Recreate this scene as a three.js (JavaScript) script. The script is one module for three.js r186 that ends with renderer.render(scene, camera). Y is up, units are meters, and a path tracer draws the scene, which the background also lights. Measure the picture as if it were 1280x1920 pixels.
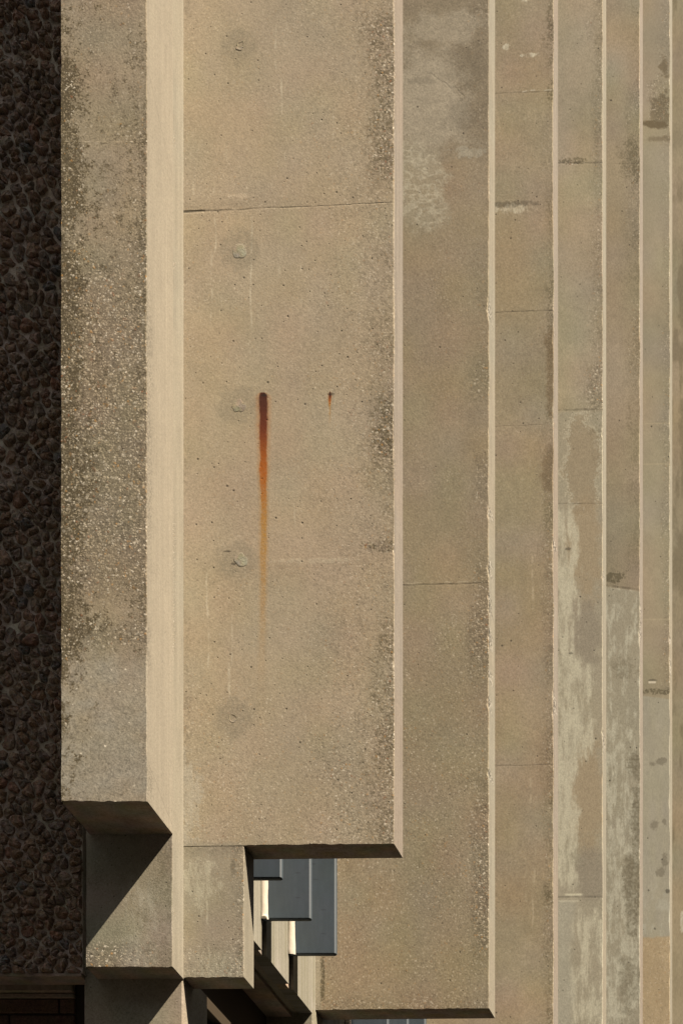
import * as THREE from 'three';
import { mergeGeometries } from 'three/addons/utils/BufferGeometryUtils.js';

// ---------------------------------------------------------------- camera, sky, sun, exposure
const scene = new THREE.Scene();
const EYE = 1.6, F = 3400, PU = 1783, PV = 3400;          // focal length and principal point in photo pixels
const camera = new THREE.PerspectiveCamera(90, PU / PV, 0.1, 400);
camera.setViewOffset(2 * PU, 2 * PV, 0, 0, 1280, 1920);   // level camera with a strongly raised lens: verticals stay upright
camera.position.set(0, EYE, 0);
camera.lookAt(0, EYE, -10);
camera.updateProjectionMatrix();
scene.add(camera);

const SUN = new THREE.Vector3(1, 1.306, 0.42).normalize();
const skyTex = (() => {                                   // clear sky, a little warm and brighter towards the horizon
  const w = 64, h = 32, a = new Float32Array(w * h * 4);
  for (let j = 0; j < h; j++) {
    const el = ((j + 0.5) / h - 0.5) * Math.PI, s = Math.sin(el);
    const k = Math.pow(1 - Math.max(0, s), 3);
    for (let i = 0; i < w; i++) {
      const o = (j * w + i) * 4;
      a[o] = 0.215 + 0.02 * k; a[o + 1] = 0.208 + 0.015 * k; a[o + 2] = 0.200 + 0.005 * k; a[o + 3] = 1;
    }
  }
  const t = new THREE.DataTexture(a, w, h, THREE.RGBAFormat, THREE.FloatType);
  t.mapping = THREE.EquirectangularReflectionMapping; t.magFilter = t.minFilter = THREE.LinearFilter; t.needsUpdate = true;
  return t;
})();
scene.background = skyTex; scene.environment = skyTex;
const sun = new THREE.DirectionalLight(new THREE.Color().setRGB(1, 0.83, 0.62), 5);
sun.position.copy(SUN).multiplyScalar(45).add(new THREE.Vector3(-4, 8, -16));
sun.target.position.set(-4, 8, -16);
sun.castShadow = true; sun.shadow.mapSize.set(4096, 4096);
Object.assign(sun.shadow.camera, { left: -30, right: 30, top: 30, bottom: -30, near: 1, far: 120 });
scene.add(sun, sun.target);
const renderer = new THREE.WebGLRenderer({ antialias: true });
renderer.setSize(682, 1024);
renderer.toneMapping = THREE.LinearToneMapping;
renderer.toneMappingExposure = 2.05;
renderer.shadowMap.enabled = true;

// ---------------------------------------------------------------- helpers
const px = (u, d) => (u - PU) / F * d, py = (v, d) => EYE + (PV - v) / F * d;   // a pixel seen at depth d -> metres
let seed = 12345;
const rnd = () => { seed = (seed * 1664525 + 1013904223) >>> 0; return seed / 4294967296; };
const clamp = (x, a = 0, b = 1) => x < a ? a : x > b ? b : x;
const ss = (a, b, x) => { const t = clamp((x - a) / (b - a)); return t * t * (3 - 2 * t); };
const lerp = (a, b, t) => a + (b - a) * t;
const TAB = new Float32Array(65536); for (let i = 0; i < 65536; i++) TAB[i] = rnd();
const hash = (x, y, s = 0) => TAB[(Math.imul(x | 0, 374761) + Math.imul(y | 0, 668265) + Math.imul(s | 0, 974711) + ((Math.imul(x | 0, 73856) ^ Math.imul(y | 0, 19349)) >>> 3)) & 65535];
const n2 = (x, y, s = 0) => {                              // value noise, -1..1
  const X = Math.floor(x), Y = Math.floor(y); let fx = x - X, fy = y - Y;
  fx = fx * fx * (3 - 2 * fx); fy = fy * fy * (3 - 2 * fy);
  const a = hash(X, Y, s), b = hash(X + 1, Y, s), c = hash(X, Y + 1, s), d = hash(X + 1, Y + 1, s);
  return 2 * (a + (b - a) * fx + (c - a) * fy + (a - b - c + d) * fx * fy) - 1;
};
const fbm = (x, y, o = 4, s = 0) => { let v = 0, a = 0.55; for (let i = 0; i < o; i++) { v += a * n2(x, y, s + i * 7); x = x * 2.03 + 5.1; y = y * 2.03 + 1.7; a *= 0.5; } return v; };
const WO = [0, 0];
const worley = (x, y, s) => {                              // WO = [distance to the nearest pebble centre, its random number]
  const X = Math.floor(x), Y = Math.floor(y); let best = 9, id = 0;
  for (let j = -1; j < 2; j++) for (let i = -1; i < 2; i++) {
    const a = hash(X + i, Y + j, s), b = hash(X + i, Y + j, s + 3);
    const dx = X + i + 0.15 + 0.7 * a - x, dy = Y + j + 0.15 + 0.7 * b - y, d = dx * dx + dy * dy;
    if (d < best) { best = d; id = hash(X + i, Y + j, s + 5); }
  }
  WO[0] = Math.sqrt(best); WO[1] = id; return best;
};
const lin = (c) => { c /= 255; return c <= 0.04045 ? c / 12.92 : Math.pow((c + 0.055) / 1.055, 2.4); };
const enc = (c) => { c = clamp(c); return 255 * (c <= 0.0031308 ? c * 12.92 : 1.055 * Math.pow(c, 1 / 2.4) - 0.055); };
// base colours: photo colour of an evenly sunlit face divided by one constant per orientation (the sun's strength on it)
const LF = [0.93, 0.774, 0.577], LS = [2.32, 1.90, 1.41];
const cf = (r, g, b) => [lin(r) / LF[0], lin(g) / LF[1], lin(b) / LF[2]];
const cs = (r, g, b) => [lin(r) / LS[0], lin(g) / LS[1], lin(b) / LS[2]];
const mixc = (o, c, t) => { o.r += (c[0] - o.r) * t; o.g += (c[1] - o.g) * t; o.b += (c[2] - o.b) * t; };
const mul = (o, k) => { o.r *= k; o.g *= k; o.b *= k; };

const BUMP = 0.008;                                        // metres from black to white in every relief map
function surface(w, h, paint) {                            // paint(i, j, o): o.r/g/b linear base colour, o.z relief in mm
  const col = new Uint8Array(w * h * 4), rel = new Uint8Array(w * h * 4), o = { r: 0, g: 0, b: 0, z: 0 };
  for (let j = 0; j < h; j++) for (let i = 0; i < w; i++) {
    o.z = 0; paint(i, j, o);
    const k = (j * w + i) * 4, z = clamp(128 + o.z / 1000 / BUMP * 255 + hash(i, j, 90) - 0.5, 0, 255);
    col[k] = enc(o.r); col[k + 1] = enc(o.g); col[k + 2] = enc(o.b); col[k + 3] = 255;
    rel[k] = rel[k + 1] = rel[k + 2] = z; rel[k + 3] = 255;
  }
  const mk = (a, srgb) => { const t = new THREE.DataTexture(a, w, h); t.magFilter = THREE.LinearFilter; t.minFilter = THREE.LinearFilter; t.wrapS = t.wrapT = THREE.MirroredRepeatWrapping; if (srgb) t.colorSpace = THREE.SRGBColorSpace; t.needsUpdate = true; return t; };
  return new THREE.MeshStandardMaterial({ map: mk(col, true), bumpMap: mk(rel), bumpScale: BUMP, roughness: 0.93, metalness: 0 });
}
const flat = (c, rough = 0.9) => new THREE.MeshStandardMaterial({ color: new THREE.Color().setRGB(...c), roughness: rough });

const used = {};
const numbered = (n) => { const k = used[n] = (used[n] ?? -1) + 1; return k ? n + '_' + String(k).padStart(3, '0') : n; };
function thing(name, label, category, group, kind) {
  const g = new THREE.Group(); g.name = numbered(name); scene.add(g);
  g.userData = { label, category }; if (group) g.userData.group = group; if (kind) g.userData.kind = kind;
  return g;
}
function part(name, geo, mat, parent) {
  const m = new THREE.Mesh(geo, mat); m.name = name; m.castShadow = m.receiveShadow = true; parent.add(m); return m;
}
const box = (x0, x1, y0, y1, z0, z1) => new THREE.BoxGeometry(x1 - x0, y1 - y0, z1 - z0).translate((x0 + x1) / 2, (y0 + y1) / 2, (z0 + z1) / 2);
// a box whose long edges are chamfered by c, uv in metres
function bbox(x0, x1, y0, y1, z0, z1, c = 0.005) {
  const s = new THREE.Shape(); s.moveTo(x0 + c, -z1); s.lineTo(x1 - c, -z1); s.lineTo(x1, -z1 + c); s.lineTo(x1, -z0 - c); s.lineTo(x1 - c, -z0); s.lineTo(x0 + c, -z0); s.lineTo(x0, -z0 - c); s.lineTo(x0, -z1 + c); s.closePath();
  const g = new THREE.ExtrudeGeometry(s, { depth: y1 - y0 - 2 * c, bevelEnabled: true, bevelThickness: c, bevelSize: c, bevelOffset: -c, bevelSegments: 1 });
  g.rotateX(-Math.PI / 2).translate(0, y0 + c, 0);
  return g;
}

const metresUV = (g, k = 0.6) => {                        // box-mapped uv, k repeats per metre
  const p = g.attributes.position, n = g.attributes.normal, uv = new Float32Array(p.count * 2);
  for (let i = 0; i < p.count; i++) { const ax = Math.abs(n.getX(i)), ay = Math.abs(n.getY(i)), az = Math.abs(n.getZ(i)); const a = ax > ay && ax > az ? [p.getZ(i), p.getY(i)] : ay > az ? [p.getX(i), p.getZ(i)] : [p.getX(i), p.getY(i)]; uv[2 * i] = a[0] * k; uv[2 * i + 1] = a[1] * k; }
  g.setAttribute('uv', new THREE.BufferAttribute(uv, 2)); return g;
};

// ---------------------------------------------------------------- concrete layers (positions in photo pixels on the face they belong to)
const grain = (o, i, j, a, zmm) => {                       // sand grain: texel and two-texel noise
  const g = (hash(i, j, 11) - 0.5) * 0.8 + n2(i * 0.55, j * 0.55, 13) * 0.7 + n2(i * 0.3, j * 0.3, 16) * 0.25;
  mul(o, 1 + 1.25 * a * g); o.z += zmm * (g + 0.6 * n2(i * 0.31, j * 0.31, 15));
};
const mottle = (o, x, y, a, s = 0) => { const m = fbm(x / 90, y / 120, 4, s) * 0.7 + fbm(x / 14, y / 16, 3, s + 40) * 0.4; mul(o, 1 + a * m); o.r *= 1 + a * 0.3 * n2(x / 60, y / 70, s + 60); o.b *= 1 - a * 0.35 * n2(x / 50, y / 60, s + 61); };
const pits = (o, x, y, cell, share, depth, s) => {         // air holes
  worley(x / cell, y / cell, s); if (WO[1] < share) { const rr = 0.8 + 1.1 * ((WO[1] / share * 7.3) % 1) * ((WO[1] / share * 3.1) % 1), m = ss(rr * 1.5, rr * 0.5, WO[0] * cell); mul(o, 1 - 0.75 * m); o.z -= depth * m; }
};
const PEB = { pale: [0.60, 0.54, 0.43], white: [0.80, 0.77, 0.69], dark: [0.10, 0.085, 0.065], ochre: [0.48, 0.27, 0.09], red: [0.28, 0.12, 0.06] };
const aggregate = (o, x, y, cell, m, dirt, s) => {         // washed-out pebbles: m how far exposed, dirt how dark the matrix is
  if (m <= 0.01) return;
  worley(x / cell + 0.35 * n2(x / 2.3, y / 2.3, s + 8), y / cell + 0.35 * n2(x / 2.3, y / 2.3, s + 9), s);
  const id = WO[1], R = 0.16 + 0.38 * ((id * 13.7) % 1), d = WO[0], inn = ss(R, R * 0.7, d) * m;
  mul(o, 1 - dirt * m * (1 - inn));
  if (inn > 0) {
    const q = (id * 97.3) % 1, c = q < 0.13 ? PEB.white : q < 0.34 ? PEB.dark : q < 0.37 ? PEB.ochre : q < 0.39 ? PEB.red : null;
    if (c) mixc(o, c, inn * 0.66); else mixc(o, PEB.pale, inn * (0.1 + 0.4 * ((id * 31.7) % 1)));
  }
  o.z += m * (1.3 * Math.max(0, R - d) * cell * 0.35 - 0.35);
};
const band = (x, a, b, f) => ss(a - f, a + f, x) * ss(b + f, b - f, x);
const blob = (x, y, cx, cy, rx, ry, rough = 0.7, sc = 22, s = 0, soft = 0.34) => {
  const q = Math.hypot((x - cx) / rx, (y - cy) / ry) - 1; if (q > 1.4) return 0;
  return ss(soft, -soft, q + rough * fbm(x / sc, y / sc, 4, s) + 0.16 * n2(x / 2, y / 2, s + 3));
};
const lineAt = (o, x, y, yl, half, dark, zmm, amp = 2.2, s = 0) => {      // a day joint or crack across the face
  const e = Math.abs(y - (yl + amp * fbm(x / 25, 3.3, 3, s)));
  if (e < half * 4) { const k = ss(half * 1.6, half * 0.3, e) * (0.65 + 0.5 * n2(x / 9, 1.5, s)); mul(o, 1 - dark * clamp(k)); o.z -= zmm * clamp(k); }
};
const streak = (o, x, y, xs, y0, y1, wid, a, c, s = 0) => {               // thin pale lime run
  if (y < y0 || y > y1) return; const e = Math.abs(x - (xs + 5 * fbm(y / 55, s * 3.1, 4, s)));
  if (e < wid * 3) mixc(o, c, a * ss(wid * 1.7, wid * 0.3, e) * band(y, y0, y1, 14) * clamp(0.5 + 0.7 * n2(y / 14, s, s) + 0.3 * n2(x, y / 2, 5)));
};
const lime = (o, x, y, m, c, a) => { if (m > 0.01) { const k = ss(0.15, 0.8, m * (0.62 + 0.5 * fbm(x / 7, y / 22, 4, 71) + 0.3 * fbm(x / 40, y / 40, 3, 75) + 0.25 * n2(x / 1.6, y / 5, 77))); mixc(o, c, a * k); o.z += 0.25 * k; } };
const wash = (o, x, y, i, j, m, k) => { if (m > 0.01) { const q = ss(0.3, 0.7, m * (0.75 + 0.5 * n2(i * 0.4, j * 0.4, 81) + 0.5 * fbm(x / 18, y / 30, 3, 83))); mul(o, 1 - k * q); o.b *= 1 - 0.18 * k * q; } };   // grainy dirt

// ---------------------------------------------------------------- a slab: weathered front, worn edges, real underside
const uDirt = surface(256, 256, (i, j, o) => { [o.r, o.g, o.b] = [0.31, 0.265, 0.21]; mottle(o, i * 2, j * 4, 0.5, 5); o.z += 0.8 * fbm(i / 60, j / 5, 3, 9); grain(o, i, j, 0.2, 0.25); });
function slab({ x0, W, T, d, yb, yt, ytex, mat, u0 = 0, edge = 0.004, wear = 0.003, chips = [], yaw = 0, cols = 18, step, left = false, nameFace = 'panel', parent, bottomWear = 0.006, plainTo = -1, sd = 1 }) {
  const Ytop = ytex[1], rows = [];
  for (let y = yb; y < Math.min(yt, Ytop + 0.3); y += step) rows.push(y);
  if (yt > Ytop + 0.3) rows.push(Ytop + 0.3, (Ytop + yt) / 2);
  rows.push(yt);
  const U = W + T, pos = [], uv = [], idx = [];
  const edgeAt = rows.map((y, k) => {
    let c = edge + wear * (0.5 + 0.9 * n2(y * 9, sd)) + 0.5 * wear * hash(k, 7, sd), rough = wear * 0.5;
    for (const [cy, len, dep] of chips) { const q = ss(len, len * 0.4, Math.abs(y - cy)); if (q > 0) { const r = hash(k, 3, sd); c += 0.6 * dep * q * (0.1 + 0.9 * r * r); rough += dep * q * 0.3; } }
    return { chip: rough > wear ? 1 : 0, x: W + wear * 0.8 * n2(y * 3.1, 4 + sd), c: Math.max(0.002, c), l: wear * (0.3 + n2(y * 11, 20 + sd)) + wear * 0.6 * (hash(k, 9, sd) - 0.5), r1: (hash(k, 1, sd) - 0.5) * rough, r2: (hash(k, 2, sd) - 0.5) * rough };
  });
  const strip = (n, at) => {                               // at(k, i) -> [x, y, z, u]
    const base = pos.length / 3;
    rows.forEach((y, k) => { for (let i = 0; i <= n; i++) { const p = at(k, i / n, i); pos.push(p[0], p[1], p[2]); uv.push((p[3] + u0) / U, (p[1] - ytex[0]) / (ytex[1] - ytex[0])); } });
    for (let k = 0; k < rows.length - 1; k++) for (let i = 0; i < n; i++) { const a = base + k * (n + 1) + i, b = a + n + 1; idx.push(a, a + 1, b, a + 1, b + 1, b); }
  };
  const yAt = (k, x) => k || x < plainTo ? rows[k] : rows[0] + bottomWear * Math.max(0, fbm(x * 22, sd, 3, 5) + 0.15) + bottomWear * 0.4 * hash(Math.round(x * 60), 5, sd);
  const xl = (k) => left ? Math.max(0, edgeAt[k].l) : 0;
  const N = cols;
  strip(N, (k, t) => { const e = edgeAt[k], x = lerp(xl(k), e.x - e.c, t); return [x, yAt(k, x), 0.0012 * n2(x * 4, rows[k] * 2, sd), x]; });
  strip(2, (k, t, i) => { const e = edgeAt[k]; return i === 0 ? [e.x - e.c, yAt(k, W), 0.0012 * n2((e.x - e.c) * 4, rows[k] * 2, sd), e.x - e.c] : i === 1 ? (e.chip ? [e.x - e.c * 0.5 - Math.abs(e.r1), yAt(k, W), -e.c * 0.5 - Math.abs(e.r2), W - e.c * 0.2] : [e.x - e.c * 0.32 + e.r1, yAt(k, W), -e.c * 0.32 + e.r2, W - e.c * 0.2]) : [e.x, yAt(k, W), -e.c, W + e.c]; });
  strip(3, (k, t) => { const e = edgeAt[k]; return [lerp(e.x, W, ss(0, 0.6, t)), k ? rows[k] : lerp(yAt(0, W), rows[0], t), lerp(-e.c, -T, t), W + lerp(e.c, T, t)]; });
  strip(1, (k, t) => [W * (1 - t), rows[k], -T, W + T + t * W]);
  if (left) strip(1, (k, t) => [lerp(0, xl(k), t), rows[k], -T * (1 - t), -T * (1 - t)]);
  const g = new THREE.BufferGeometry();
  g.setAttribute('position', new THREE.Float32BufferAttribute(pos, 3)); g.setAttribute('uv', new THREE.Float32BufferAttribute(uv, 2)); g.setIndex(idx); g.computeVertexNormals();
  const p = parent; part(nameFace, g, mat, p);
  // underside
  const bp = [], bu = [], bi = [], e0 = edgeAt[0], M = N + 1;
  for (let i = 0; i <= M; i++) {
    const x = i > N ? e0.x : lerp(xl(0), e0.x - e0.c, i / N), zf = i > N ? -e0.c : 0.0012 * n2(x * 4, rows[0] * 2, sd), yf = i > N ? yAt(0, W) : yAt(0, x);
    bp.push(x, yf, zf, Math.min(x, W), rows[0], -Math.min(0.03, T * 0.3), Math.min(x, W), rows[0], -T); bu.push(x, 0, x, 0.03, x, T);
    if (i) for (let q = 0; q < 2; q++) { const a = (i - 1) * 3 + q, b = a + 3; bi.push(a, a + 1, b, b, a + 1, b + 1); }
  }
  const ug = new THREE.BufferGeometry();
  ug.setAttribute('position', new THREE.Float32BufferAttribute(bp, 3)); ug.setAttribute('uv', new THREE.Float32BufferAttribute(bu, 2)); ug.setIndex(bi); ug.computeVertexNormals();
  part('underside', ug, uDirt, p);
  return p;
}
// texture for a slab: front pixels get photo coordinates (u, v), the side gets q = 0..1 from its front edge
function slabSkin({ x0, W, T, d, ytex, w, h }, front, side) {
  const U = W + T;
  return surface(w, h, (i, j, o) => {
    const s = (i + 0.5) / w * U, y = ytex[0] + (j + 0.5) / h * (ytex[1] - ytex[0]), v = PV - (y - EYE) * F / d;
    if (s < W) front(PU + (x0 + s) * F / d, v, o, i, j); else side((s - W) / T, v, o, i, j, s - W);
  });
}
const sideSkin = (tone, pink = 0, s = 0, chipped = []) => (q, v, o, i, j, m) => {     // smooth board-cast return face
  [o.r, o.g, o.b] = cs(...tone); const p = ss(-0.2, 0.5, fbm(v / 150, s, 3, s)) * pink; o.r *= 1 + 0.03 * p; o.b *= 1 - 0.04 * p; o.g *= 1 - 0.01 * p;
  mul(o, 1 + 0.09 * n2(q * 9, v / 200, s + 3) + 0.05 * n2(q * 22, v / 400, s + 6) + 0.09 * fbm(q * 6, v / 40, 4, s + 5)); grain(o, i, j, 0.16, 0.10);
  if (q < 0.35) { const k = ss(0.3, 0.05, q) * ss(0.05, 0.4, fbm(v / 60, s, 3, s + 9)); aggregate(o, i, j, 3.2, k * 0.8, 0.2, s + 4); }
  for (const [cv, len] of chipped) { const k = ss(len, len * 0.3, Math.abs(v - cv)) * ss(0.75, 0.3, q + 0.3 * n2(v / 5, s, 4)); if (k > 0) { const h = n2(i * 0.45, v / 3.2, s + 6) + 0.5 * n2(i * 0.9, v / 1.6, s + 7); mul(o, 1 - 0.75 * k * ss(0.15, 0.45, h)); if (h < -0.2) mixc(o, [0.46, 0.45, 0.42], 0.8 * k); o.z -= 2 * k * h; } }
};

// ---------------------------------------------------------------- ground
{
  const g = new THREE.PlaneGeometry(240, 240, 1, 1).rotateX(-Math.PI / 2).translate(0, 0, -20);
  const uvA = g.attributes.uv; for (let i = 0; i < uvA.count; i++) uvA.setXY(i, uvA.getX(i) * 120, uvA.getY(i) * 120);
  const m = surface(256, 256, (i, j, o) => { o.r = 0.036; o.g = 0.032; o.b = 0.028; mottle(o, i * 3, j * 3, 0.5, 3); grain(o, i, j, 0.5, 0.8); });
  const me = part('ground', g, m, scene); me.userData = { kind: 'structure', label: 'dark asphalt ground in front of the building', category: 'ground' };
}

// ---------------------------------------------------------------- added unseen blocks around the camera: they hide low sky and shade the ground
{
  const wm = surface(128, 128, (i, j, o) => { o.r = 0.11; o.g = 0.08; o.b = 0.06; mottle(o, i, j, 0.4, 6); grain(o, i, j, 0.3, 0.4); });
  const gm = new THREE.MeshStandardMaterial({ color: new THREE.Color().setRGB(0.03, 0.034, 0.04), roughness: 0.15 }), wg = bbox(-0.8, 0.8, 0, 1.7, -0.04, 0.05, 0.02);
  const b = thing('added_light_blocker', 'unseen brick block across the street, added to hide low sky from the fins', 'building');
  part('wall', metresUV(box(-44, 13.6, 0, 26, 11, 24)), wm, b); part('parapet', bbox(-44.2, 13.6, 26.004, 26.5, 10.8, 24.2, 0.02), wm, b);
  for (let f = 0; f < 7; f++) for (let k = 0; k < 18; k++) part('window', wg, gm, b).position.set(-42.5 + k * 3, 1.4 + f * 3.4, 11);
  const c = thing('added_light_blocker', 'unseen brick block beside the street, added to shade the ground by the fins', 'building');  // second added block, out of view, keeps sun off the street
  part('wall', metresUV(box(14, 26, 0, 23.5, -60, 24)), wm, c); part('parapet', bbox(13.8, 26.2, 23.504, 24, -60.2, 24.2, 0.02), wm, c);
  const wr = wg.clone().rotateY(-Math.PI / 2);
  for (let f = 0; f < 6; f++) for (let k = 0; k < 26; k++) part('window', wr, gm, c).position.set(14, 1.4 + f * 3.4, -58 + k * 3);
}

// ---------------------------------------------------------------- corner pier (front pilaster and the return block behind it)
const pier = thing('corner_pier', 'concrete corner pier stained dark olive beside the lava stone wall', 'pier');
{
  const A = { x0: -5.883, W: 0.568, T: 0.398, d: 12.0, ytex: [8.25, 13.75], w: 300, h: 1664 };
  const mat = slabSkin(A, (u, v, o, i, j) => {
    [o.r, o.g, o.b] = cf(151, 131, 101); mottle(o, u, v, 0.16, 1);
    const low = ss(1190, 1260, v + 30 * fbm(u / 30, v / 40, 3, 2));             // trowelled repair at the foot
    mixc(o, cf(150, 138, 116), low * (0.55 + 0.4 * fbm(u / 40, v / 30, 3, 8)));
    const ex = (1 - low * 0.85) * clamp(0.25 + 0.75 * ss(330, 640, v) * ss(1160, 1040, v) + 0.35 * fbm(u / 35, v / 50, 4, 4) + 0.4 * ss(240, 277, u) * band(v, 180, 1230, 60) + 0.5 * band(v, 1165, 1215, 20));
    const L = ss(200, 120, u + 50 * fbm(u / 60, v / 90, 4, 6)) * ss(20, 200, v + 60) * lerp(1, 0.75 * clamp(0.5 + 1.3 * fbm(u / 30, v / 45, 3, 12)), low);
    const sp = n2(u * 0.28, v * 0.28, 31) * 0.5 + n2(u * 0.11, v * 0.11, 33) * 0.6 + n2(u * 0.55, v * 0.55, 35) * 0.55 + (hash(Math.floor(u / 1.4), Math.floor(v / 1.4), 37) - 0.5) * 0.5;
    const al = clamp(ss(-0.4, 0.7, sp + L * 1.7 - 0.85) * (L > 0.02 ? 1 : 0) + (1 - low) * 0.75 * ss(0.45, 1.15, sp + 0.5 * fbm(u / 50, v / 80, 3, 17) + 0.35 * ss(240, 277, u) * ss(120, 260, v) + 0.25 * band(v, 250, 700, 120)));
    mixc(o, [0.115, 0.093, 0.045], al * 0.86);
    aggregate(o, u, v, 4.6, clamp(ex + 0.65 * al), 0.38, 41); aggregate(o, u + 50, v, 8.5, clamp(ex - 0.45) * 0.8, 0.1, 47);
    if (low > 0.1) { const sc = n2((u + v * 0.6) / 2.2, (v - u * 0.5) / 14, 51); o.z += low * 0.35 * sc; mul(o, 1 - low * 0.16 * ss(0.3, 0.8, sc)); worley(u / 13 + 0.12 * n2(u / 2, v / 2, 54), v / 13 + 0.12 * n2(u / 2, v / 2, 55), 53); if (WO[1] < 0.07) mixc(o, PEB.white, low * 0.8 * ss(0.17, 0.07, WO[0])); if (WO[1] > 0.9) mul(o, 1 - 0.4 * low * ss(0.25, 0.05, WO[0])); mul(o, 1 + low * (0.16 * fbm(u / 7, v / 7, 4, 56) + 0.1 * fbm(u / 30, v / 14, 3, 57))); o.z += low * 0.5 * fbm(u / 5, v / 5, 3, 58); }
    lineAt(o, u, v, 266, 1.2, -0.25, -0.4, 1.5, 3);
    grain(o, i, j, 0.26, 0.28);
  }, (q, v, o, i, j, m) => {
    [o.r, o.g, o.b] = cs(204, 181, 147); { const bl = n2(q * 34, v / 500, 6) + 0.6 * n2(q * 70, v / 260, 8); mul(o, 1 + 0.07 * fbm(q * 4, v / 60, 4, 5) + 0.05 * bl); o.z += 0.25 * bl; worley(q * 26, v / 8, 14); if (WO[1] < 0.03) mul(o, 1 - 0.4 * ss(0.22, 0.08, WO[0])); }
    const dirty = ss(0.30, 0.0, q + 0.16 * fbm(v / 50, 1.2, 4, 9)) * (0.3 + band(v, 560, 1010, 90) + band(v, 1170, 1250, 30) + band(v, 1440, 1520, 30));
    const sp = n2(i * 0.5, j * 0.5, 61) + 0.5 * n2(i * 0.9, j * 0.9, 63); if (dirty > 0) mul(o, 1 - 0.45 * clamp(dirty) * ss(-0.2, 0.6, sp));
    for (const [qq, a] of [[0.74, 0.14], [0.80, 0.1], [0.9, 0.16]]) { const e = Math.abs(q - qq); if (e < 0.03) mul(o, 1 + a * ss(0.018, 0.004, e) * (0.5 + 0.6 * n2(v / 60, qq * 9, 4))); }
    for (const [ya, yb2] of [[125, 235], [1425, 1490]]) { const yy = lerp(ya, yb2, q), e = Math.abs(v - yy - 2 * n2(q * 8, 1, 2)); if (e < 5) { mul(o, 1 - 0.22 * ss(2.4, 0.6, e)); o.z -= 0.5 * ss(2.4, 0.6, e); } }
    for (const [qc, vc, l] of [[0.72, 30, 40], [0.70, 755, 30], [0.71, 1035, 35], [0.8, 440, 25]]) { const e = Math.hypot((q - qc) / 0.06, (v - vc) / l); if (e < 1.3) mul(o, 1 - 0.12 * ss(1.2, 0.3, e) * (0.6 + 0.6 * n2(q * 50, v / 8, 3))); }
    grain(o, i, j, 0.15, 0.10);
  });
  pier.position.set(A.x0, 0, -A.d);
  slab({ ...A, mat, yb: EYE + 6.695, yt: 31, edge: 0.004, wear: 0.0035, step: 0.018, left: true, parent: pier, nameFace: 'pilaster', sd: 1, cols: 24, bottomWear: 0.009 });
  const R = { x0: -5.908, W: 0.590, T: 0.30, d: 12.399, ytex: [7.35, 10.0], w: 384, h: 1024 };
  const m2 = slabSkin(R, (u, v, o, i, j) => {
    [o.r, o.g, o.b] = cf(142, 127, 101); mottle(o, u, v, 0.24, 21);
    lime(o, u, v, 0.75 * band(u, 220, 310, 40) * band(v, 1640, 1830, 40), cf(170, 157, 130), 0.6);
    wash(o, u, v, i, j, 0.55 + 0.5 * fbm(u / 50, v / 50, 3, 25), 0.3);
    aggregate(o, u, v, 5, clamp(band(v, 1770, 1830, 16) * ss(330, 200, u) + 0.12), 0.25, 27);
    worley(u / 13, v / 13, 28); if (v > 1760 && WO[1] < 0.22) mixc(o, WO[1] < 0.06 ? PEB.ochre : PEB.white, 0.8 * ss(0.25, 0.1, WO[0]) * ss(300, 180, u));
    pits(o, u, v, 11, 0.06, 1, 29); grain(o, i, j, 0.22, 0.25);
  }, sideSkin([200, 180, 147], 0.5, 31));
  const rb = new THREE.Group(); rb.name = 'return_block'; pier.add(rb); rb.position.set(R.x0 - A.x0, 0, -R.d + A.d);
  slab({ ...R, mat: m2, yb: EYE + 5.785, yt: 31, edge: 0.003, wear: 0.0025, step: 0.018, left: true, parent: rb, nameFace: 'panel', sd: 2, bottomWear: 0.008 });
}

// ---------------------------------------------------------------- columns below
const colMat = surface(512, 512, (i, j, o) => { [o.r, o.g, o.b] = cf(148, 131, 103); mottle(o, i, j, 0.22, 3); pits(o, i, j, 26, 0.09, 1.5, 4); wash(o, i, j, i, j, 0.5, 0.2); grain(o, i, j, 0.2, 0.22); });
const FD = [12.55, 15.12, 17.57, 20.05, 22.45, 24.84, 27.3, 29.75];   // depth of the right end of each fin's face
const colLabel = ['concrete column directly under the corner pier, beside the block wall', 'concrete column below the wall foot behind the notched fin'];
FD.slice(0, 7).forEach((d, k) => {
  const c = thing('concrete_column', colLabel[k] ?? 'concrete column under the facade wall among the far fins', 'column', 'columns under the facade wall');
  const d0 = k ? d - 0.05 : 12.575, g = bbox(-0.68, 0, 0, k ? EYE + 6.70 : 7.46, -0.42, 0, 0.006);
  c.position.set(k ? -5.302 : -5.324, 0, -d0);
  part('shaft', metresUV(g), colMat, c);
});

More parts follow.
